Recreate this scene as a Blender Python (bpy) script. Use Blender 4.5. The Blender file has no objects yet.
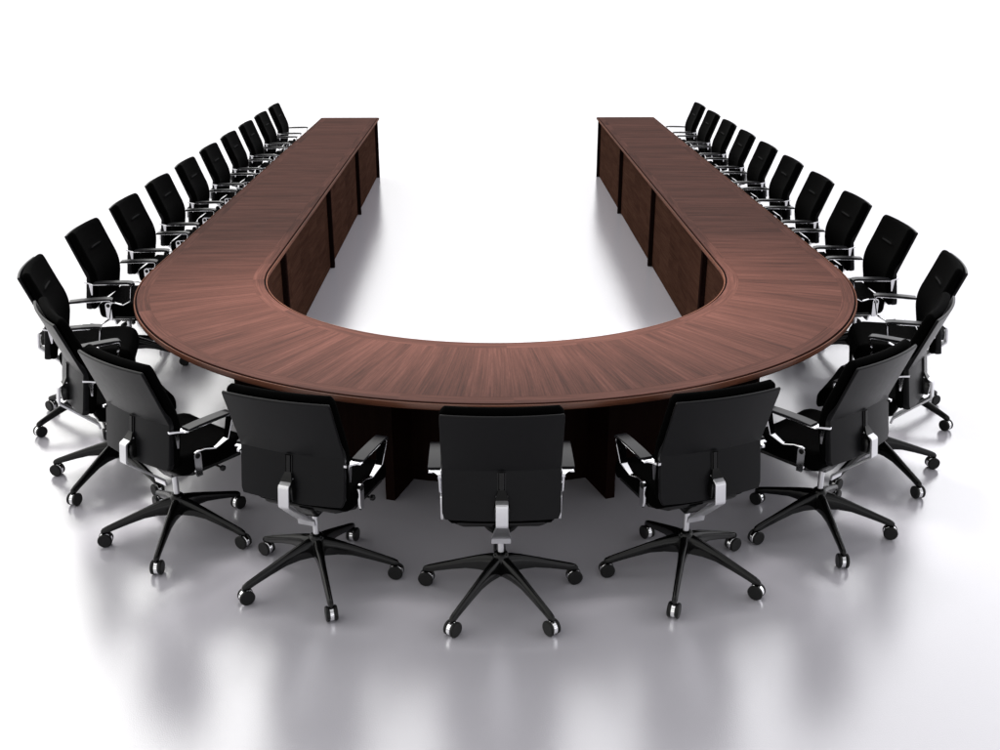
import bpy, bmesh, math, random
from mathutils import Vector, Matrix

random.seed(7)
scene = bpy.context.scene
COL = scene.collection
PI = math.pi

# ------------------------------------------------------------------ materials
def new_mat(name):
    m = bpy.data.materials.new(name)
    m.use_nodes = True
    nt = m.node_tree
    b = nt.nodes['Principled BSDF']
    return m, nt, b

def node(nt, t, **kw):
    n = nt.nodes.new(t)
    for k, v in kw.items():
        setattr(n, k, v)
    return n

def simple(name, col, rough, metal=0.0, spec=0.5, coat=0.0, noise=0.0, nscale=200.0, bump=0.0, bscale=600.0, ior=1.5):
    m, nt, b = new_mat(name)
    b.inputs['Base Color'].default_value = (*col, 1)
    b.inputs['Roughness'].default_value = rough
    b.inputs['Metallic'].default_value = metal
    b.inputs['Specular IOR Level'].default_value = spec
    b.inputs['IOR'].default_value = ior
    b.inputs['Coat Weight'].default_value = coat
    b.inputs['Coat Roughness'].default_value = 0.15
    tc = node(nt, 'ShaderNodeTexCoord')
    if noise:
        n = node(nt, 'ShaderNodeTexNoise'); n.inputs['Scale'].default_value = nscale; n.inputs['Detail'].default_value = 4
        nt.links.new(tc.outputs['Object'], n.inputs['Vector'])
        mr = node(nt, 'ShaderNodeMapRange')
        mr.inputs['To Min'].default_value = rough * (1 - noise); mr.inputs['To Max'].default_value = min(1, rough * (1 + noise))
        nt.links.new(n.outputs['Fac'], mr.inputs['Value']); nt.links.new(mr.outputs['Result'], b.inputs['Roughness'])
    if bump:
        n = node(nt, 'ShaderNodeTexNoise'); n.inputs['Scale'].default_value = bscale; n.inputs['Detail'].default_value = 3
        nt.links.new(tc.outputs['Object'], n.inputs['Vector'])
        bp = node(nt, 'ShaderNodeBump'); bp.inputs['Strength'].default_value = bump; bp.inputs['Distance'].default_value = 0.002
        nt.links.new(n.outputs['Fac'], bp.inputs['Height']); nt.links.new(bp.outputs['Normal'], b.inputs['Normal'])
    return m

def wood(name, dark, mid, light, along_v=True, rough=0.36, spec=0.5, blocks=0.0, coat=0.0, tone=1.0):
    """Veneer on a UV map measured in metres: u runs along the table, v across it."""
    m, nt, b = new_mat(name)
    L = nt.links
    uv = node(nt, 'ShaderNodeUVMap'); uv.uv_map = 'UVMap'
    sep = node(nt, 'ShaderNodeSeparateXYZ'); L.new(uv.outputs['UV'], sep.inputs[0])
    g, c = ('Y', 'X') if along_v else ('X', 'Y')      # g along the grain, c across it
    def comb(sc, sg, z=None):
        mc = node(nt, 'ShaderNodeMath', operation='MULTIPLY'); mc.inputs[1].default_value = sc; L.new(sep.outputs[c], mc.inputs[0])
        mg = node(nt, 'ShaderNodeMath', operation='MULTIPLY'); mg.inputs[1].default_value = sg; L.new(sep.outputs[g], mg.inputs[0])
        cb = node(nt, 'ShaderNodeCombineXYZ'); L.new(mc.outputs[0], cb.inputs[0]); L.new(mg.outputs[0], cb.inputs[1])
        if z is not None: L.new(z, cb.inputs[2])
        return cb.outputs[0]
    # leaves of veneer: a cell number per strip so the figure changes at each joint
    cell = node(nt, 'ShaderNodeMath', operation='MULTIPLY'); cell.inputs[1].default_value = (1 / 0.31) if along_v else (1 / 0.42)
    L.new(sep.outputs['X'], cell.inputs[0])
    fl = node(nt, 'ShaderNodeMath', operation='FLOOR'); L.new(cell.outputs[0], fl.inputs[0])
    zz = node(nt, 'ShaderNodeMath', operation='MULTIPLY'); zz.inputs[1].default_value = 3.7; L.new(fl.outputs[0], zz.inputs[0])
    n1 = node(nt, 'ShaderNodeTexNoise'); n1.inputs['Scale'].default_value = 1; n1.inputs['Detail'].default_value = 5
    n1.inputs['Roughness'].default_value = 0.6; n1.inputs['Distortion'].default_value = 0.8
    L.new(comb(12, 1.0, zz.outputs[0]), n1.inputs['Vector'])
    n2 = node(nt, 'ShaderNodeTexNoise'); n2.inputs['Scale'].default_value = 1; n2.inputs['Detail'].default_value = 3
    n2.inputs['Distortion'].default_value = 0.3
    L.new(comb(150, 3.0, zz.outputs[0]), n2.inputs['Vector'])
    n3 = node(nt, 'ShaderNodeTexNoise'); n3.inputs['Scale'].default_value = 1; n3.inputs['Detail'].default_value = 2
    L.new(comb(420, 26.0), n3.inputs['Vector'])
    wn = node(nt, 'ShaderNodeTexWhiteNoise'); wn.noise_dimensions = '1D'; L.new(fl.outputs[0], wn.inputs['W'])
    def madd(a, k, b_):
        q = node(nt, 'ShaderNodeMath', operation='MULTIPLY_ADD'); q.inputs[1].default_value = k
        L.new(a, q.inputs[0])
        if isinstance(b_, float): q.inputs[2].default_value = b_
        else: L.new(b_, q.inputs[2])
        return q.outputs[0]
    s = madd(n1.outputs['Fac'], 1.00, -0.305)
    s = madd(n2.outputs['Fac'], 0.85, s)
    s = madd(n3.outputs['Fac'], 0.34, s)
    s = madd(wn.outputs['Value'], 0.10 + blocks, s)
    mn = node(nt, 'ShaderNodeMath', operation='SUBTRACT'); mn.inputs[1].default_value = 0.35 + blocks * .5; L.new(s, mn.inputs[0])
    cr = node(nt, 'ShaderNodeValToRGB')
    cr.color_ramp.elements[0].position = 0.12; cr.color_ramp.elements[0].color = (*[x * tone for x in dark], 1)
    cr.color_ramp.elements[1].position = 0.92; cr.color_ramp.elements[1].color = (*[x * tone for x in light], 1)
    e = cr.color_ramp.elements.new(0.5); e.color = (*[x * tone for x in mid], 1)
    L.new(mn.outputs[0], cr.inputs[0]); L.new(cr.outputs[0], b.inputs['Base Color'])
    mr = node(nt, 'ShaderNodeMapRange'); mr.inputs['To Min'].default_value = rough + .07; mr.inputs['To Max'].default_value = rough - .05
    L.new(n2.outputs['Fac'], mr.inputs['Value']); L.new(mr.outputs['Result'], b.inputs['Roughness'])
    b.inputs['Specular IOR Level'].default_value = 0
    gl = node(nt, 'ShaderNodeBsdfGlossy'); L.new(mr.outputs['Result'], gl.inputs['Roughness'])
    mxs = node(nt, 'ShaderNodeMixShader'); mxs.inputs[0].default_value = spec
    L.new(b.outputs[0], mxs.inputs[1]); L.new(gl.outputs[0], mxs.inputs[2]); L.new(mxs.outputs[0], nt.nodes['Material Output'].inputs['Surface'])
    bp = node(nt, 'ShaderNodeBump'); bp.inputs['Strength'].default_value = 0.12; bp.inputs['Distance'].default_value = 0.001
    L.new(n2.outputs['Fac'], bp.inputs['Height']); L.new(bp.outputs['Normal'], b.inputs['Normal']); L.new(bp.outputs['Normal'], gl.inputs['Normal'])
    return m

WD = ((.028, .0088, .0056), (.067, .0240, .0166), (.125, .049, .037))
M = {}
M['field'] = wood('walnut_field', *WD, along_v=True, rough=.40, spec=.027)
M['band'] = wood('walnut_band', *WD, along_v=False, rough=.40, blocks=.04, spec=.027)
M['rim'] = wood('walnut_rim', (.06, .021, .012), (.11, .040, .022), (.16, .062, .036), along_v=False, rough=.30, spec=.045)
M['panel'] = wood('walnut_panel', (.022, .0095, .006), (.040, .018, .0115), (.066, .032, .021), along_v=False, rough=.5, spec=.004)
M['shade_wood'] = wood('walnut_shade', (.004, .0014, .001), (.007, .0026, .0018), (.011, .0045, .003), along_v=True, rough=.5, spec=.003)  # walnut darkened in its colour for the shade under the top
M['groove'] = simple('groove_shadow_gap', (.002, .001, .001), .8, spec=.02)
M['fabric'] = simple('black_mesh_fabric', (.0008, .0008, .0008), .8, spec=.012, bump=.25, bscale=900)
M['shell'] = simple('black_satin_shell', (.003, .003, .0036), .36, spec=.15, noise=.12, nscale=40)
M['plastic'] = simple('black_gloss_plastic', (.002, .002, .002), .17, spec=.28, noise=.15, nscale=60)
M['wheel'] = simple('black_castor_plastic', (.002, .002, .002), .42, spec=.25)
M['seam_highlight'] = simple('grey_ridge_highlight', (.0032, .0032, .0036), .8, spec=.08)  # greyer than the fabric: the seam ridge's highlight put into the colour
M['chrome'] = simple('polished_chrome', (.80, .80, .82), .09, metal=1.0, noise=.3, nscale=30)
M['satin'] = simple('satin_aluminium', (.70, .70, .72), .30, metal=1.0, noise=.15, nscale=60)
M['arm_pad'] = simple('dark_grey_arm_pad', (.005, .005, .0062), .30, spec=.20, noise=.1, nscale=20)

# ------------------------------------------------------------------ object helpers
def link(name, mesh, mat, parent=None):
    o = bpy.data.objects.new(name, mesh)
    COL.objects.link(o)
    if mat is not None and not mesh.materials:
        mesh.materials.append(mat)
    if parent is not None:
        o.parent = parent
    return o

def finish(bm, name, mat, parent=None, angle=35, smooth=True, bevel=0.0):
    bmesh.ops.remove_doubles(bm, verts=bm.verts, dist=1e-5)
    if bevel:
        es = [e for e in bm.edges if len(e.link_faces) == 2 and e.calc_face_angle(0) > math.radians(30)]
        bmesh.ops.bevel(bm, geom=es, offset=bevel, segments=2, affect='EDGES', profile=.5)
    bmesh.ops.recalc_face_normals(bm, faces=bm.faces)
    lim = math.radians(angle)
    for f in bm.faces:
        f.smooth = smooth
    for e in bm.edges:
        if len(e.link_faces) == 2 and e.calc_face_angle(0) > lim:
            e.smooth = False
    me = bpy.data.meshes.new(name)
    bm.to_mesh(me); bm.free()
    return link(name, me, mat, parent)

def empty(name, loc=(0, 0, 0), rotz=0.0):
    o = bpy.data.objects.new(name, None)
    o.location = loc; o.rotation_euler = (0, 0, rotz)
    o.empty_display_size = .2
    COL.objects.link(o)
    return o

def tag(o, label=None, cat=None, group=None, kind=None):
    if label: o['label'] = label
    if cat: o['category'] = cat
    if group: o['group'] = group
    if kind: o['kind'] = kind
    return o

def loft(bm, rings, cap=True):
    """rings: list of equal-length lists of points; skins them into a closed tube."""
    vr = [[bm.verts.new(p) for p in r] for r in rings]
    n = len(vr[0])
    for a, b in zip(vr, vr[1:]):
        for i in range(n):
            j = (i + 1) % n
            bm.faces.new((a[i], a[j], b[j], b[i]))
    if cap:
        bm.faces.new(vr[0][::-1]); bm.faces.new(vr[-1])

def box(bm, x0, x1, y0, y1, z0, z1):
    r = lambda z: [(x0, y0, z), (x1, y0, z), (x1, y1, z), (x0, y1, z)]
    loft(bm, [r(z0), r(z1)])

def disc(bm, c, axis, r, h, seg=28, chamfer=.0):
    """solid of revolution: cylinder centred on c along axis ('X','Y','Z')"""
    prof = [(-h / 2, r - chamfer), (-h / 2 + chamfer, r), (h / 2 - chamfer, r), (h / 2, r - chamfer)] if chamfer else [(-h / 2, r), (h / 2, r)]
    rings = []
    for a, rr in prof:
        ring = []
        for k in range(seg):
            t = 2 * PI * k / seg
            p, q = rr * math.cos(t), rr * math.sin(t)
            if axis == 'X': v = (c[0] + a, c[1] + p, c[2] + q)
            elif axis == 'Y': v = (c[0] + p, c[1] + a, c[2] + q)
            else: v = (c[0] + p, c[1] + q, c[2] + a)
            ring.append(v)
        rings.append(ring)
    loft(bm, rings)

def lathe(bm, prof, seg=28):
    rings = [[(r * math.cos(2 * PI * k / seg), r * math.sin(2 * PI * k / seg), z) for k in range(seg)] for r, z in prof]
    loft(bm, rings)

def round_path(pts, rads, n=5):
    """replace the inner corners of a 2-D polyline by arcs"""
    out = [Vector(pts[0])]
    for i in range(1, len(pts) - 1):
        p = Vector(pts[i]); a = Vector(pts[i - 1]) - p; b = Vector(pts[i + 1]) - p
        r = rads[i - 1]
        la, lb = a.length, b.length
        a.normalize(); b.normalize()
        ang = a.angle(b)
        d = min(r / math.tan(ang / 2), la * .48, lb * .48)
        s, e = p + a * d, p + b * d
        for k in range(n + 1):
            t = k / n
            out.append(s * (1 - t) ** 2 + p * 2 * t * (1 - t) + e * t * t)
    out.append(Vector(pts[-1]))
    return out

def strip(bm, path, xc, hw, th, xoff=None):
    """flat bar swept along a path in the local y-z plane; hw may be a list of half-widths, xoff a list of x shifts"""
    n = len(path)
    rings = []
    ch = min(th * .28, .0016)
    for i, p in enumerate(path):
        t = (path[min(i + 1, n - 1)] - path[max(i - 1, 0)])
        t.normalize()
        nn = Vector((-t.y, t.x))
        w = hw[i] if isinstance(hw, (list, tuple)) else hw
        x = xc + (xoff[i] if xoff else 0)
        ring = []
        for sx, sn in ((-w, -th / 2 + ch), (-w + ch, -th / 2), (w - ch, -th / 2), (w, -th / 2 + ch),
                       (w, th / 2 - ch), (w - ch, th / 2), (-w + ch, th / 2), (-w, th / 2 - ch)):
            q = p + nn * sn
            ring.append((x + sx, q.x, q.y))
        rings.append(ring)
    loft(bm, rings)

def lines(length, r, n):
    """grid positions over a length with a rounded edge of radius r at both ends"""
    e = [0, .06 * r, .2 * r, .45 * r, .75 * r, r]
    mid = [r + (length - 2 * r) * k / n for k in range(1, n)]
    return e + mid + [length - x for x in reversed(e)]

def cushion(surf, width, height, corner, thick, edge, nu=12, nv=16, extra=None, front=1.0, back=1.0, sharp_v=None, cuts=None):
    """closed padded slab. surf(x, v) -> (point on mid surface, normal); thick(x, v) -> half thickness.
    edge: rounding radius; corner(v) -> half width at v; extra(x, v) -> added height on the front face."""
    bm = bmesh.new()
    us = lines(2.0, min(.9, edge / (width / 2)), nu)
    us = [u - 1 for u in us]
    vs = lines(height, edge, nv)
    if sharp_v is not None:
        i = min(range(len(vs)), key=lambda k: abs(vs[k] - sharp_v)); vs[i] = sharp_v
    F, B = [], []
    for v in vs:
        hw = corner(v)
        rf, rb = [], []
        for u in us:
            x = u * hw
            s = min(hw - abs(x), v, height - v)
            k = max(0.0, min(1.0, s / edge))
            k = math.sqrt(max(0, 1 - (1 - k) ** 2))
            p, n = surf(x, v)
            t = thick(x, v)
            ex = extra(x, v) if extra else 0
            rf.append(bm.verts.new(p + n * (t * k * front + ex)))
            rb.append(bm.verts.new(p - n * (t * k * back)))
        F.append(rf); B.append(rb)
    nr, nc = len(vs), len(us)
    for G, flip in ((F, False), (B, True)):
        for i in range(nr - 1):
            for j in range(nc - 1):
                q = (G[i][j], G[i][j + 1], G[i + 1][j + 1], G[i + 1][j])
                bm.faces.new(q[::-1] if flip else q)
    bmesh.ops.remove_doubles(bm, verts=bm.verts, dist=1e-6)
    if sharp_v is not None:
        row = vs.index(sharp_v)
    return bm

# ------------------------------------------------------------------ the office chair (origin on the floor under the gas lift, facing +y)
ZB, ZK, ZT = (-.199, .466), (-.168, .672), (-.268, .936)      # shell profile (y, z): foot, kink, top
LEN1 = math.dist(ZB, ZK); LEN2 = math.dist(ZK, ZT)
def back_profile(v, soft=.0):
    d1 = Vector((ZK[0] - ZB[0], ZK[1] - ZB[1])).normalized()
    d2 = Vector((ZT[0] - ZK[0], ZT[1] - ZK[1])).normalized()
    if soft and abs(v - LEN1) < soft:
        t = (v - LEN1 + soft) / (2 * soft)
        a = Vector(ZK) - d1 * soft; b = Vector(ZK); c = Vector(ZK) + d2 * soft
        p = a * (1 - t) ** 2 + b * 2 * t * (1 - t) + c * t * t
        d = (d1 * (1 - t) + d2 * t).normalized()
    elif v <= LEN1:
        p = Vector(ZB) + d1 * v; d = d1
    else:
        p = Vector(ZK) + d2 * (v - LEN1); d = d2
    n = Vector((d.y, -d.x))          # towards the seat
    return p, n

def back_surf(off, soft=.0, wrap=.022, v0=0.0):
    def f(x, v):
        p, n = back_profile(v + v0, soft)
        p = p + n * off + Vector((1, 0)) * (wrap * (x / .23) ** 2)
        nx = -2 * wrap * x / .23 ** 2
        nn = Vector((nx, n.x, n.y)).normalized()
        return Vector((x, p.x, p.y)), nn
    return f

def build_chair():
    root = empty('office_chair')
    # five-star base
    bm = bmesh.new()
    lathe(bm, [(.020, .112), (.036, .118), (.040, .145), (.035, .198), (.027, .214), (.018, .220)])
    finish(bm, 'base_hub', M['plastic'], root)
    leg_me = cast = None
    for k in range(5):
        a = math.radians(90 + 72 * k)
        if leg_me is None:
            bm = bmesh.new()
            rings = []
            for r, zt, zb, wb, wt in ((.012, .206, .120, .034, .018), (.045, .200, .122, .031, .017), (.09, .186, .124, .0245, .0145), (.15, .164, .118, .0195, .012),
                                      (.22, .137, .099, .0165, .010), (.29, .110, .077, .0148, .009), (.325, .096, .064, .0145, .009), (.342, .087, .062, .012, .008), (.349, .078, .066, .006, .004)):
                h = zt - zb
                wb *= .80 if r < .2 else .88; wt *= .88
                rings.append([(r, -wb * .8, zb), (r, wb * .8, zb), (r, wb, zb + h * .30), (r, wb * .92, zb + h * .6), (r, wt, zt - h * .07), (r, wt * .4, zt),
                              (r, -wt * .4, zt), (r, -wt, zt - h * .07), (r, -wb * .92, zb + h * .6), (r, -wb, zb + h * .30)])
            loft(bm, rings)
            lg = finish(bm, 'leg', M['plastic'], root, angle=50)
            leg_me = lg.data
        else:
            lg = link('leg', leg_me, None, root)
        lg.rotation_euler = (0, 0, a)
        if cast is None:
            bm = bmesh.new()
            disc(bm, (0, 0, .058), 'Z', .0095, .03, 16)
            box(bm, -.012, .010, -.009, .009, .040, .060)
            cs = finish(bm, 'caster', M['plastic'], root)
            bm = bmesh.new()
            disc(bm, (-.004, 0, .0325), 'Y', .0305, .018, 30, .002)
            hood = finish(bm, 'hood', M['chrome'], cs)
            bm = bmesh.new(); disc(bm, (-.004, -.0168, .0325), 'Y', .0325, .0152, 30, .004)
            w1 = finish(bm, 'wheel', M['wheel'], cs)
            bm = bmesh.new(); disc(bm, (-.004, .0168, .0325), 'Y', .0325, .0152, 30, .004)
            w2 = finish(bm, 'wheel', M['wheel'], cs)
            cast = (cs.data, hood.data, w1.data, w2.data)
        else:
            cs = link('caster', cast[0], None, root)
            link('hood', cast[1], None, cs); link('wheel', cast[2], None, cs); link('wheel', cast[3], None, cs)
        cs.location = (.338 * math.cos(a), .338 * math.sin(a), 0)
        cs.rotation_euler = (0, 0, a + random.choice((-.12, .1, 0)))
    # gas lift and tilt mechanism
    bm = bmesh.new()
    lathe(bm, [(.0135, .216), (.0135, .325)], 20)
    finish(bm, 'gas_lift', M['satin'], root)
    bm = bmesh.new()
    r = lambda z, x, y0, y1: [(-x, y0, z), (x, y0, z), (x, y1, z), (-x, y1, z)]
    loft(bm, [r(.318, .030, -.035, .07), (r(.345, .055, -.05, .13)), r(.392, .085, -.07, .16)])
    finish(bm, 'tilt_mechanism', M['plastic'], root, bevel=.005)
    bm = bmesh.new()                                                   # tilt lever with its round knob under the seat
    disc(bm, (.140, .105, .374), 'X', .005, .16, 12)
    disc(bm, (.222, .105, .374), 'X', .013, .022, 18, .005)
    finish(bm, 'lever', M['plastic'], root)
    # seat: pan and cushion
    def seat_surf(x, v):
        y = -.110 + v
        dz = 0.0
        if v > .30:
            dz = -.035 * ((v - .30) / .09) ** 2          # waterfall front
        dz += .010 * (x / .235) ** 2
        if v < .05: dz += .006 * (1 - v / .05)
        return Vector((x, y, .440 + dz)), Vector((0, 0, 1))
    def seat_hw(v):
        L_ = .390; rc = .045
        base = .229 - .008 * abs(v / L_ - .5)
        d = min(v, L_ - v)
        if d < rc: base -= rc - math.sqrt(max(0, rc * rc - (rc - d) ** 2))
        return base
    bm = cushion(seat_surf, .46, .390, seat_hw, lambda x, v: .049, .026, nu=12, nv=12)
    finish(bm, 'seat', M['fabric'], root, angle=60)
    bm = bmesh.new()
    def pan(z, x, y0, y1):
        c = .05
        return [(-x + c, y0, z), (x - c, y0, z), (x, y0 + c, z), (x, y1 - c, z), (x - c, y1, z), (-x + c, y1, z), (-x, y1 - c, z), (-x, y0 + c, z)]
    loft(bm, [pan(.384, .165, -.075, .20), pan(.388, .200, -.095, .235), pan(.398, .220, -.10, .262), pan(.424, .218, -.095, .262)])
    finish(bm, 'seat_pan', M['plastic'], root, bevel=.003)
    # back: shell, cushion, spine, bracket
    H_ = LEN1 + LEN2
    def shell_t(x, v):
        return .019 if v < LEN1 * .9 else max(.007, .019 - .012 * (v - LEN1 * .9) / .09)
    def shell_hw(v):
        w = .231 + .002 * v / H_
        if v < .03: w -= .012 * ((.03 - v) / .03) ** 1.5
        if H_ - v < .008: w -= .004 * (1 - (H_ - v) / .008)
        return w
    def shell_surf(x, v):
        p, n = back_surf(shell_t(x, v))(x, v)
        return p, n
    bm = cushion(shell_surf, .46, H_, shell_hw, shell_t, .0055, nu=14, nv=22, sharp_v=LEN1)
    sh = finish(bm, 'back_shell', M['shell'], root, angle=7.5)
    bm = bmesh.new()
    pth = [Vector(back_profile(v)[0]) - back_profile(v)[1] * .003 for v in (LEN1 - .005, LEN1 - .06, LEN1 - .112)]
    strip(bm, pth, 0, .0085, .012)
    for sx in (-1, 1):
        strip(bm, [q + back_profile(.1)[1] * .0015 for q in pth], sx * .0135, .0022, .008)
    p0, n0 = back_profile(LEN1 - .105)
    q = Vector(p0)
    loft(bm, [[(-.013, q.x - .004, .600), (.013, q.x - .004, .600), (.013, q.x + .004, .600), (-.013, q.x + .004, .600)],
              [(-.024, -.206, .572), (.024, -.206, .572), (.024, q.x + .004, .568), (-.024, q.x + .004, .568)],
              [(-.026, -.226, .553), (.026, -.226, .553), (.026, -.184, .535), (-.026, -.184, .535)]])
    finish(bm, 'spine', M['plastic'], sh)
    bm = bmesh.new()                                                   # dark socket behind the chrome bracket
    loft(bm, [[(-.032, -.222, .486), (.032, -.222, .486), (.032, -.188, .486), (-.032, -.188, .486)],
              [(-.032, -.222, .530), (.032, -.222, .530), (.032, -.182, .530), (-.032, -.182, .530)],
              [(-.022, -.210, .560), (.022, -.210, .560), (.022, -.178, .560), (-.022, -.178, .560)]])
    finish(bm, 'socket', M['plastic'], sh, bevel=.004)
    def pad_hw(v):
        rc = .035; Hp = H_
        w = .2335
        d = Hp - v
        if d < rc: w -= (rc - math.sqrt(max(0, rc * rc - (rc - d) ** 2))) * .8
        if v < .04: w -= .016 * (1 - v / .04) ** 1.5
        return w
    def ridge(x, v):
        s = abs(x) / .105
        if s > 1: return 0
        d = (v - (LEN1 + .135)) / .010
        return .009 * math.exp(-d * d) * min(1, (1 - s) * 6)
    def pad_t(x, v):
        return .0215 + .004 * math.exp(-((v - .17) / .10) ** 2)
    bm = cushion(back_surf(.046, soft=.06, v0=.004), .467, H_ + .000, pad_hw, pad_t, .020, nu=14, nv=64, extra=ridge)
    bc = finish(bm, 'back_cushion', M['fabric'], root, angle=60)
    bm = bmesh.new(); rings = []; bs = back_surf(.046, soft=.06, v0=.004); vr_ = LEN1 + .135
    for k in range(13):
        x = -.085 + .170 * k / 12
        p, n = bs(x, vr_); tq = Vector((0, -n.z, n.y)).normalized()
        q = p + n * (pad_t(x, vr_) + .0065)
        h = .0058 if 1 < k < 11 else (.004 if k in (1, 11) else .0015)
        rings.append([q + tq * (h * math.cos(a_)) + n * (h * .8 * math.sin(a_)) for a_ in [2 * PI * j / 8 for j in range(8)]])
    loft(bm, rings)
    finish(bm, 'seam_highlight', M['seam_highlight'], bc)
    bm = bmesh.new()
    path = round_path([(-.188, .572), (-.230, .552), (-.240, .470), (-.075, .325), (-.070, .300)], [.010, .014, .006])
    hw = [.0235 if p.x < -.235 or p.y > .5 else .0235 + .016 * min(1, (p.x + .235) / .15) for p in path]
    strip(bm, path, 0, hw, .011)
    finish(bm, 'back_bracket', M['satin'], root)
    # arm rests
    for s in (-1, 1):
        bm = bmesh.new()
        AX = .262 * s
        path = round_path([(-.112, .640), (.143, .644), (.118, .527), (.062, .496), (.010, .5095), (-.034, .5105)],
                          [.016, .016, .03, .03], n=6)
        xo, hw = [], []
        run = 0.0; tot = sum((q - p).length for p, q in zip(path, path[1:]))
        for i, p in enumerate(path):
            if i: run += (p - path[i - 1]).length
            k = min(1, max(0, (run - .27) / .22))           # tapers and leans in below the pad
            k = k * k * (3 - 2 * k)
            xo.append(-.024 * k * s); hw.append(.0225 - .0165 * k)
        strip(bm, path, AX, hw, .0055, xo)
        # upright side plate with a rounded head, bolted to the seat
        xo_ = AX - .024 * s
        prof = [(-.016, .394), (-.0140, .493)] + [(-.0325 + .0185 * math.cos(a_), .493 + .0185 * math.sin(a_)) for a_ in [PI * j / 10 for j in range(1, 10)]] + [(-.0510, .493), (-.0510, .420), (-.042, .394)]
        loft(bm, [[(xo_ - .005, y_, z_) for y_, z_ in prof], [(xo_ + .005, y_, z_) for y_, z_ in prof]])
        # plate tapering back to the shell, with its pointed tongue
        loft(bm, [[(AX - .0235, -.094, .6375), (AX + .0235, -.094, .6375), (AX + .0235, -.094, .645), (AX - .0235, -.094, .645)],
                  [(s * .2475 - .009, -.128, .6385), (s * .2475 + .009, -.128, .6385), (s * .2475 + .009, -.128, .6455), (s * .2475 - .009, -.128, .6455)],
                  [(s * .2390 - .006, -.158, .640), (s * .2390 + .006, -.158, .640), (s * .2390 + .006, -.158, .650), (s * .2390 - .006, -.158, .650)]])
        loft(bm, [[(s * .242 - .0035, -.134, .640), (s * .242 + .0035, -.134, .640), (s * .242 + .0035, -.108, .640), (s * .242 - .0035, -.108, .640)],
                  [(s * .240 - .0025, -.127, .562), (s * .240 + .0025, -.127, .562), (s * .240 + .0025, -.120, .562), (s * .240 - .0025, -.120, .562)]])
        arm = finish(bm, 'armrest', M['chrome'], root, angle=40)
        bm = bmesh.new()
        pp = [Vector((-.090, .6465)), Vector((-.03, .6505)), Vector((.05, .6520)), Vector((.115, .6515)), Vector((.138, .649)), Vector((.146, .643))]
        strip(bm, pp, AX, .0262, .010)
        finish(bm, 'arm_pad', M['arm_pad'], arm)
        bm = bmesh.new()
        disc(bm, (AX - s * .024, -.0325, .492), 'X', .0125, .017, 18, .002)
        finish(bm, 'knob', M['wheel'], arm)
    return root

def copy_tree(o, parent=None):
    c = o.copy(); COL.objects.link(c)
    c.parent = parent
    for ch in o.children:
        copy_tree(ch, c)
    return c

# ------------------------------------------------------------------ the U-shaped table
YF = 6.374
def edge_pt(t, side):
    """point on the inner (side 0) or outer (side 1) edge; t in [0, 1] left leg, [1, 2] bend, [2, 3] right leg"""
    a, b, yc = ((1.387, 1.385, -.882), (2.124, 2.165, -.905))[side]
    if t <= 1: return Vector((-a, YF + (yc - YF) * t, 0))
    if t >= 2: return Vector((a, yc + (YF - yc) * (t - 2), 0))
    th = PI * (t - 1)
    return Vector((-a * math.cos(th), yc - b * math.sin(th), 0))
WID = 2.124 - 1.387
TS = [k / 36 for k in range(36)] + [1 + k / 96 for k in range(97)] + [2 + k / 36 for k in range(1, 37)]
US = [0.0]
for t0, t1 in zip(TS, TS[1:]):
    m0 = (edge_pt(t0, 0) + edge_pt(t0, 1)) / 2; m1 = (edge_pt(t1, 0) + edge_pt(t1, 1)) / 2
    US.append(US[-1] + (m1 - m0).length)
def top_pt(t, d, z):
    """d metres from the inner edge towards the outer edge"""
    i, o = edge_pt(t, 0), edge_pt(t, 1)
    p = i + (o - i) * (d / WID)
    return Vector((p.x, p.y, z))

def sweep(name, prof, mat, parent, y_cut=0.0, angle=35, vflip=False):
    """closed section (d, z) swept along the whole U with u/v in metres"""
    bm = bmesh.new(); uvl = bm.loops.layers.uv.new('UVMap')
    rings = []
    ys = YF - y_cut
    for t in TS:
        ring = []
        for d, z in prof:
            p = top_pt(t, d, z)
            if p.y > ys: p.y = ys
            ring.append(bm.verts.new(p))
        rings.append(ring)
    n = len(prof)
    plen = [0.0]
    for a, b in zip(prof, prof[1:] + prof[:1]): plen.append(plen[-1] + math.dist(a, b))
    for i in range(len(TS) - 1):
        for j in range(n):
            k = (j + 1) % n
            f = bm.faces.new((rings[i][j], rings[i][k], rings[i + 1][k], rings[i + 1][j]))
            for lp, (u, v) in zip(f.loops, ((US[i], prof[0][0] + plen[j]), (US[i], prof[0][0] + plen[j + 1]), (US[i + 1], prof[0][0] + plen[j + 1]), (US[i + 1], prof[0][0] + plen[j]))):
                lp[uvl].uv = (u, v)
    bm.faces.new(rings[0][::-1]); bm.faces.new(rings[-1])
    return finish(bm, name, mat, parent, angle=angle)

def uv_box(bm, corners_bottom, z0, z1, along=0):
    """upright slab on four floor corners with metric UVs on its faces"""
    uvl = bm.loops.layers.uv.verify()
    lo = [bm.verts.new((x, y, z0)) for x, y in corners_bottom]; hi = [bm.verts.new((x, y, z1)) for x, y in corners_bottom]
    off = random.uniform(0, 20)
    for i in range(4):
        j = (i + 1) % 4
        w = math.dist(corners_bottom[i], corners_bottom[j])
        f = bm.faces.new((lo[i], lo[j], hi[j], hi[i]))
        for lp, uv in zip(f.loops, ((off, z0), (off + w, z0), (off + w, z1), (off, z1))): lp[uvl].uv = uv
    for ring in (lo[::-1], hi):
        f = bm.faces.new(ring)
        for lp in f.loops: lp[uvl].uv = (lp.vert.co.x + off, lp.vert.co.y)

table = empty('conference_table', (0, 0, 0))
tag(table, 'long U-shaped dark walnut conference table with a rounded near end', 'table')
ZT_, TH = .750, .030
EDGE, BAND = .014, .070
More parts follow.
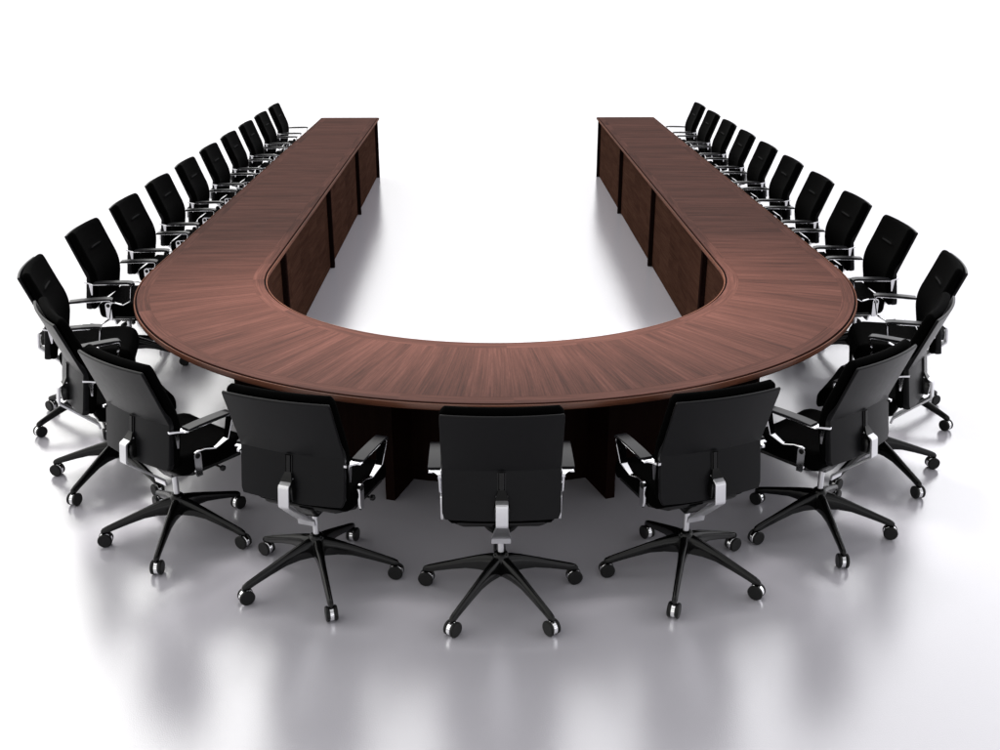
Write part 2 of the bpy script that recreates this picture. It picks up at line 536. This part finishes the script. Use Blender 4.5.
# veneered field, cross-banding strips, shadow groove and rounded edge moulding
sweep('tabletop', [(EDGE + BAND, ZT_), (WID - EDGE - BAND, ZT_), (WID - EDGE - BAND, ZT_ - .030), (EDGE + BAND, ZT_ - .030)], M['field'], table, y_cut=EDGE + BAND)
for d0 in (EDGE + .004, WID - EDGE - BAND):
    sweep('border_band', [(d0 + .0001, ZT_ - .0002), (d0 + BAND - .0042, ZT_ - .0002), (d0 + BAND - .0042, ZT_ - .030), (d0 + .0001, ZT_ - .030)], M['band'], table, y_cut=EDGE + .004)
# far-end bands across each arm
for s in (-1, 1):
    bm = bmesh.new(); uvl = bm.loops.layers.uv.new('UVMap')
    x0, x1 = s * (1.387 + EDGE + BAND), s * (2.124 - EDGE - BAND)
    box(bm, min(x0, x1) + .0003, max(x0, x1) - .0003, YF - EDGE - BAND + .0003, YF - EDGE - .004, ZT_ - .030, ZT_ - .0002)
    for f in bm.faces:
        for lp in f.loops: lp[uvl].uv = (lp.vert.co.x, lp.vert.co.y)
    finish(bm, 'border_band', M['band'], table)

# edge moulding: one closed loop round the whole outline, section (outward distance, z)
outline = [edge_pt(t, 1) for t in TS] + [edge_pt(t, 0) for t in reversed(TS)]
no = len(outline)
def offset_loop(dist):
    res = []
    for i, p in enumerate(outline):
        a, b = outline[i - 1], outline[(i + 1) % no]
        d1 = (p - a).normalized(); d2 = (b - p).normalized()
        n1 = Vector((-d1.y, d1.x, 0)); n2 = Vector((-d2.y, d2.x, 0))
        nn = (n1 + n2).normalized()
        res.append(p + nn * (dist / max(.35, nn.dot(n1))))
    return res
# orientation test: inward must shrink towards the table body
sgn = 1 if (offset_loop(.01)[0] - edge_pt(0, 0)).length < (outline[0] - edge_pt(0, 0)).length else -1
sec = [(EDGE - .0055, ZT_ - .0050), (EDGE - .0072, ZT_ - .0030), (EDGE - .0110, ZT_ - .0036), (.0012, ZT_ - .0085), (0, ZT_ - .015), (0.0005, ZT_ - .024), (.003, ZT_ - .029), (.008, ZT_ - .0335), (.016, ZT_ - .035),
       (.050, ZT_ - .035), (.050, ZT_ - .0305), (EDGE - .0055, ZT_ - .0305)]
loops = [offset_loop(sgn * d) for d, z in sec]
ulen = [0.0]
for a, b in zip(outline, outline[1:] + outline[:1]): ulen.append(ulen[-1] + (b - a).length)
bm = bmesh.new(); uvl = bm.loops.layers.uv.new('UVMap')
vr = [[bm.verts.new((p.x, p.y, z)) for p in lp_] for lp_, (d, z) in zip(loops, sec)]
ns = len(sec)
for j in range(ns):
    k = (j + 1) % ns
    for i in range(no):
        i2 = (i + 1) % no
        f = bm.faces.new((vr[j][i], vr[j][i2], vr[k][i2], vr[k][i]))
        for lp, uv in zip(f.loops, ((ulen[i], j * .006), (ulen[i + 1], j * .006), (ulen[i + 1], (j + 1) * .006), (ulen[i], (j + 1) * .006))): lp[uvl].uv = uv
finish(bm, 'edge_moulding', M['rim'], table, angle=50)
# groove floor
g = [offset_loop(sgn * d) for d in (EDGE - .006, EDGE + .006)]
bm = bmesh.new()
ga = [[bm.verts.new((p.x, p.y, z)) for p in L_] for L_, z in ((g[0], ZT_ - .008), (g[1], ZT_ - .008), (g[1], ZT_ - .028), (g[0], ZT_ - .028))]
for j in range(4):
    for i in range(no):
        bm.faces.new((ga[j][i], ga[j][(i + 1) % no], ga[(j + 1) % 4][(i + 1) % no], ga[(j + 1) % 4][i]))
finish(bm, 'groove', M['groove'], table)
# substrate under the veneer
sweep('underside', [(.052, ZT_ - .0310), (WID - .052, ZT_ - .0310), (WID - .052, ZT_ - .045), (.052, ZT_ - .045)], M['shade_wood'], table, y_cut=.055)

# modesty panel following the inner edge, one length of board between each pair of slab legs
def inner_pt(t, d):
    p = top_pt(t, 0, 0)
    if t <= 1: n = Vector((-1, 0, 0))
    elif t >= 2: n = Vector((1, 0, 0))
    else:
        th = PI * (t - 1); n = Vector((-math.cos(th) / 1.387, -math.sin(th) / 1.385, 0)).normalized()
    return p + n * d
def straight_t(y, right): 
    tt = (YF - y) / (YF + .882)
    return 3 - tt if right else tt
stops = [straight_t(6.31, 0), straight_t(4.10, 0), straight_t(1.905, 0), straight_t(-.30, 0), 1 + 33 / 180, 1 + 71.3 / 180,
         1 + 108.7 / 180, 1 + 147 / 180, straight_t(-.30, 1), straight_t(1.905, 1), straight_t(4.10, 1), straight_t(6.31, 1)]
ZP = ZT_ - .0452
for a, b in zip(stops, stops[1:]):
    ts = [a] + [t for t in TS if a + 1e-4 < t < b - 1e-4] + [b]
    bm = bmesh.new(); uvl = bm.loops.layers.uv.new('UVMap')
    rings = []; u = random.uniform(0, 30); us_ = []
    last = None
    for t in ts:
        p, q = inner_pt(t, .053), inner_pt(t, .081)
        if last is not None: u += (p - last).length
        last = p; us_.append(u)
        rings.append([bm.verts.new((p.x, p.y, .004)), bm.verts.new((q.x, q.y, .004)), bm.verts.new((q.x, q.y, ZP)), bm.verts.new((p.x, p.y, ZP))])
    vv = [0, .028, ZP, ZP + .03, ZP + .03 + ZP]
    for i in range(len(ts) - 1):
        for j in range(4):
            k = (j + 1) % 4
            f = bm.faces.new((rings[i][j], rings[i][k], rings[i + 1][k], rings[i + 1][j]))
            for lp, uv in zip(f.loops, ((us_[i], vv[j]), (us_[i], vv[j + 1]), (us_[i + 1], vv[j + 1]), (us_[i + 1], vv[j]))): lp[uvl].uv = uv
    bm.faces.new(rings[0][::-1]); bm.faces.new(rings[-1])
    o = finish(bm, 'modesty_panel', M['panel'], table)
    o.data.materials.append(M['shade_wood'])                       # side towards the sitters: under-table shade put into the wood colour
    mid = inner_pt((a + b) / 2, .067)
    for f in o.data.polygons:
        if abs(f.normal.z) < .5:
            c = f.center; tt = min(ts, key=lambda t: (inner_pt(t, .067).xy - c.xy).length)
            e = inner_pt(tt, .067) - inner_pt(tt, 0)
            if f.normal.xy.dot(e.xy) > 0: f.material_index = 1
# slab legs standing across the panel
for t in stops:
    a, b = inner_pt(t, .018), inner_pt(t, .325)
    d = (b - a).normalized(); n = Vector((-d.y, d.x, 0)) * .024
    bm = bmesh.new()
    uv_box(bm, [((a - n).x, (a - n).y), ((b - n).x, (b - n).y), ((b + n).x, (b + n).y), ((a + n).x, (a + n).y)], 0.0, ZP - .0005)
    finish(bm, 'leg', M['shade_wood'], table)

# ------------------------------------------------------------------ chairs round the outside
first = build_chair()
GROUP = 'black swivel chairs drawn up round the table'
ORD = ['first', 'second', 'third', 'fourth', 'fifth', 'sixth', 'seventh', 'eighth', 'ninth']
DX = -.008
spots = []
spots.append((-.014, -3.366, 0.0, 'black swivel chair at the middle of the rounded table end, back to the viewer'))
for s, side in ((-1, 'left'), (1, 'right')):
    spots.append((s * .792, -3.205, s * 19.3, f'black swivel chair seen from behind, directly {side} of the middle chair at the rounded end'))
    spots.append((s * 1.488, -2.828, s * 38.6, f'black swivel chair at the rounded end, second to the {side} of the middle chair'))
    spots.append((s * 1.972, -2.212, s * 57.9, f'black swivel chair on the {side} of the bend, third from the middle chair'))
    spots.append((s * 2.364, -1.455, s * 77.2, f'black swivel chair on the {side} where the bend starts, fourth from the middle chair'))
    for k in range(9):
        y = -.56 + .815 * k
        n = 8 - k
        where = 'farthest' if n == 0 else ('nearest straight-on' if n == 8 else ORD[n])
        if n == 0: lab = f'black swivel chair at the far open end of the {side} table arm'
        elif n == 8: lab = f'black swivel chair facing the {side} table arm, nearest of its straight row'
        else: lab = f'black swivel chair, {ORD[n]} from the far open end along the {side} table arm'
        spots.append((s * 2.412, y, s * 90, lab))
for i, (x, y, deg, lab) in enumerate(spots):
    c = first if i == 0 else copy_tree(first)
    c.location = (x + DX if i else x, y, 0)
    c.rotation_euler = (0, 0, math.radians(deg + (random.uniform(-.6, .6) if i else 0)))
    tag(c, lab, 'chair', GROUP)

# ------------------------------------------------------------------ studio floor
bm = bmesh.new()
R_ = 600
for x0, x1, y0, y1 in ((-R_, R_, -R_, R_),):
    bm.faces.new([bm.verts.new((x0, y0, 0)), bm.verts.new((x1, y0, 0)), bm.verts.new((x1, y1, 0)), bm.verts.new((x0, y1, 0))])
fm, nt, b = new_mat('polished_white_floor')
b.inputs['Base Color'].default_value = (.50, .487, .530, 1)
b.inputs['IOR'].default_value = 3.3
b.inputs['Roughness'].default_value = .2
tc = node(nt, 'ShaderNodeTexCoord'); nz = node(nt, 'ShaderNodeTexNoise')
nz.inputs['Scale'].default_value = 240; nz.inputs['Detail'].default_value = 2
nt.links.new(tc.outputs['Object'], nz.inputs['Vector'])
mr = node(nt, 'ShaderNodeMapRange'); mr.inputs['To Min'].default_value = .10; mr.inputs['To Max'].default_value = .16
nt.links.new(nz.outputs['Fac'], mr.inputs['Value']); nt.links.new(mr.outputs['Result'], b.inputs['Roughness'])
n2 = node(nt, 'ShaderNodeTexNoise'); n2.inputs['Scale'].default_value = 215; n2.inputs['Detail'].default_value = 3
nt.links.new(tc.outputs['Object'], n2.inputs['Vector'])
bp = node(nt, 'ShaderNodeBump'); bp.inputs['Strength'].default_value = .34; bp.inputs['Distance'].default_value = .0015
nt.links.new(n2.outputs['Fac'], bp.inputs['Height']); nt.links.new(bp.outputs['Normal'], b.inputs['Normal'])
fl = finish(bm, 'floor', fm)
fl['kind'] = 'structure'

# ------------------------------------------------------------------ studio light: a white surround, brighter behind the table and to the left
w = bpy.data.worlds.new('World'); scene.world = w; w.use_nodes = True
nt = w.node_tree; bg = nt.nodes['Background']; L = nt.links
tc = node(nt, 'ShaderNodeTexCoord'); sp = node(nt, 'ShaderNodeSeparateXYZ'); L.new(tc.outputs['Generated'], sp.inputs[0])
def mapr(src, a, b_, c, d, smooth=True):
    q = node(nt, 'ShaderNodeMapRange'); q.interpolation_type = 'SMOOTHSTEP' if smooth else 'LINEAR'
    for nme, v in zip(('From Min', 'From Max', 'To Min', 'To Max'), (a, b_, c, d)): q.inputs[nme].default_value = v
    L.new(src, q.inputs['Value']); return q.outputs['Result']
def math2(op, a, b_):
    q = node(nt, 'ShaderNodeMath', operation=op)
    for i, v in enumerate((a, b_)):
        if isinstance(v, (int, float)): q.inputs[i].default_value = v
        else: L.new(v, q.inputs[i])
    return q.outputs[0]
fb = mapr(sp.outputs['Y'], -.5, .35, .42, 1.0)           # dim behind the viewer
fb = math2('MAXIMUM', fb, mapr(sp.outputs['Z'], .05, .30, .85, .0))
low = mapr(sp.outputs['Z'], .24, .36, 1.80, 2.55)          # big softbox band above the horizon
up = mapr(sp.outputs['Z'], .40, .64, 1.0, .47)             # dimmer overhead
lr = mapr(sp.outputs['X'], -.26, -.10, 1.75, 1.0)          # second, stronger box on the left
lr = math2('MULTIPLY', mapr(sp.outputs['Z'], .40, .55, 0, 1), math2('SUBTRACT', lr, 1.0))
lr = math2('ADD', lr, 1.0)
st = math2('MULTIPLY', math2('MULTIPLY', fb, math2('MULTIPLY', low, up)), lr)
L.new(st, bg.inputs['Strength'])
mx = node(nt, 'ShaderNodeMix', data_type='RGBA')
L.new(mapr(sp.outputs['X'], -.7, .6, 0, 1), mx.inputs['Factor'])
mx.inputs['A'].default_value = (1, .995, .965, 1); mx.inputs['B'].default_value = (.97, .97, 1, 1)
L.new(mx.outputs['Result'], bg.inputs['Color'])

ld = bpy.data.lights.new('table_fill', 'AREA'); ld.shape = 'RECTANGLE'; ld.size = 3.4; ld.size_y = .7; ld.energy = 70; ld.spread = math.radians(44); ld.color = (1, .97, .96)  # added fill lamp, unseen, to brighten the rounded end of the tabletop
lo_ = bpy.data.objects.new('table_fill', ld); COL.objects.link(lo_)
lo_.location = (-.1, -.75, 5.0); lo_.rotation_euler = (Vector((-.05, -1.5, .75)) - lo_.location).to_track_quat('-Z', 'Y').to_euler()

# ------------------------------------------------------------------ camera
CX, CY, CZ, YAW, PITCH, F = -.08261, -7.07609, 2.44254, .017535, .370457, 1029.976
cam = bpy.data.cameras.new('camera'); co = bpy.data.objects.new('camera', cam); COL.objects.link(co)
cam.sensor_width = 36; cam.sensor_fit = 'HORIZONTAL'; cam.lens = F / 1000 * 36
cam.clip_start = .05; cam.clip_end = 3000
fw = Vector((math.sin(YAW) * math.cos(PITCH), math.cos(YAW) * math.cos(PITCH), -math.sin(PITCH)))
rt = Vector((math.cos(YAW), -math.sin(YAW), 0)); upv = rt.cross(fw)
co.matrix_world = Matrix(((rt.x, upv.x, -fw.x, CX), (rt.y, upv.y, -fw.y, CY), (rt.z, upv.z, -fw.z, CZ), (0, 0, 0, 1)))
scene.camera = co
scene.render.engine = 'CYCLES'
scene.view_settings.view_transform = 'Standard'
scene.view_settings.look = 'None'
scene.view_settings.exposure = 0
scene.view_settings.gamma = 1
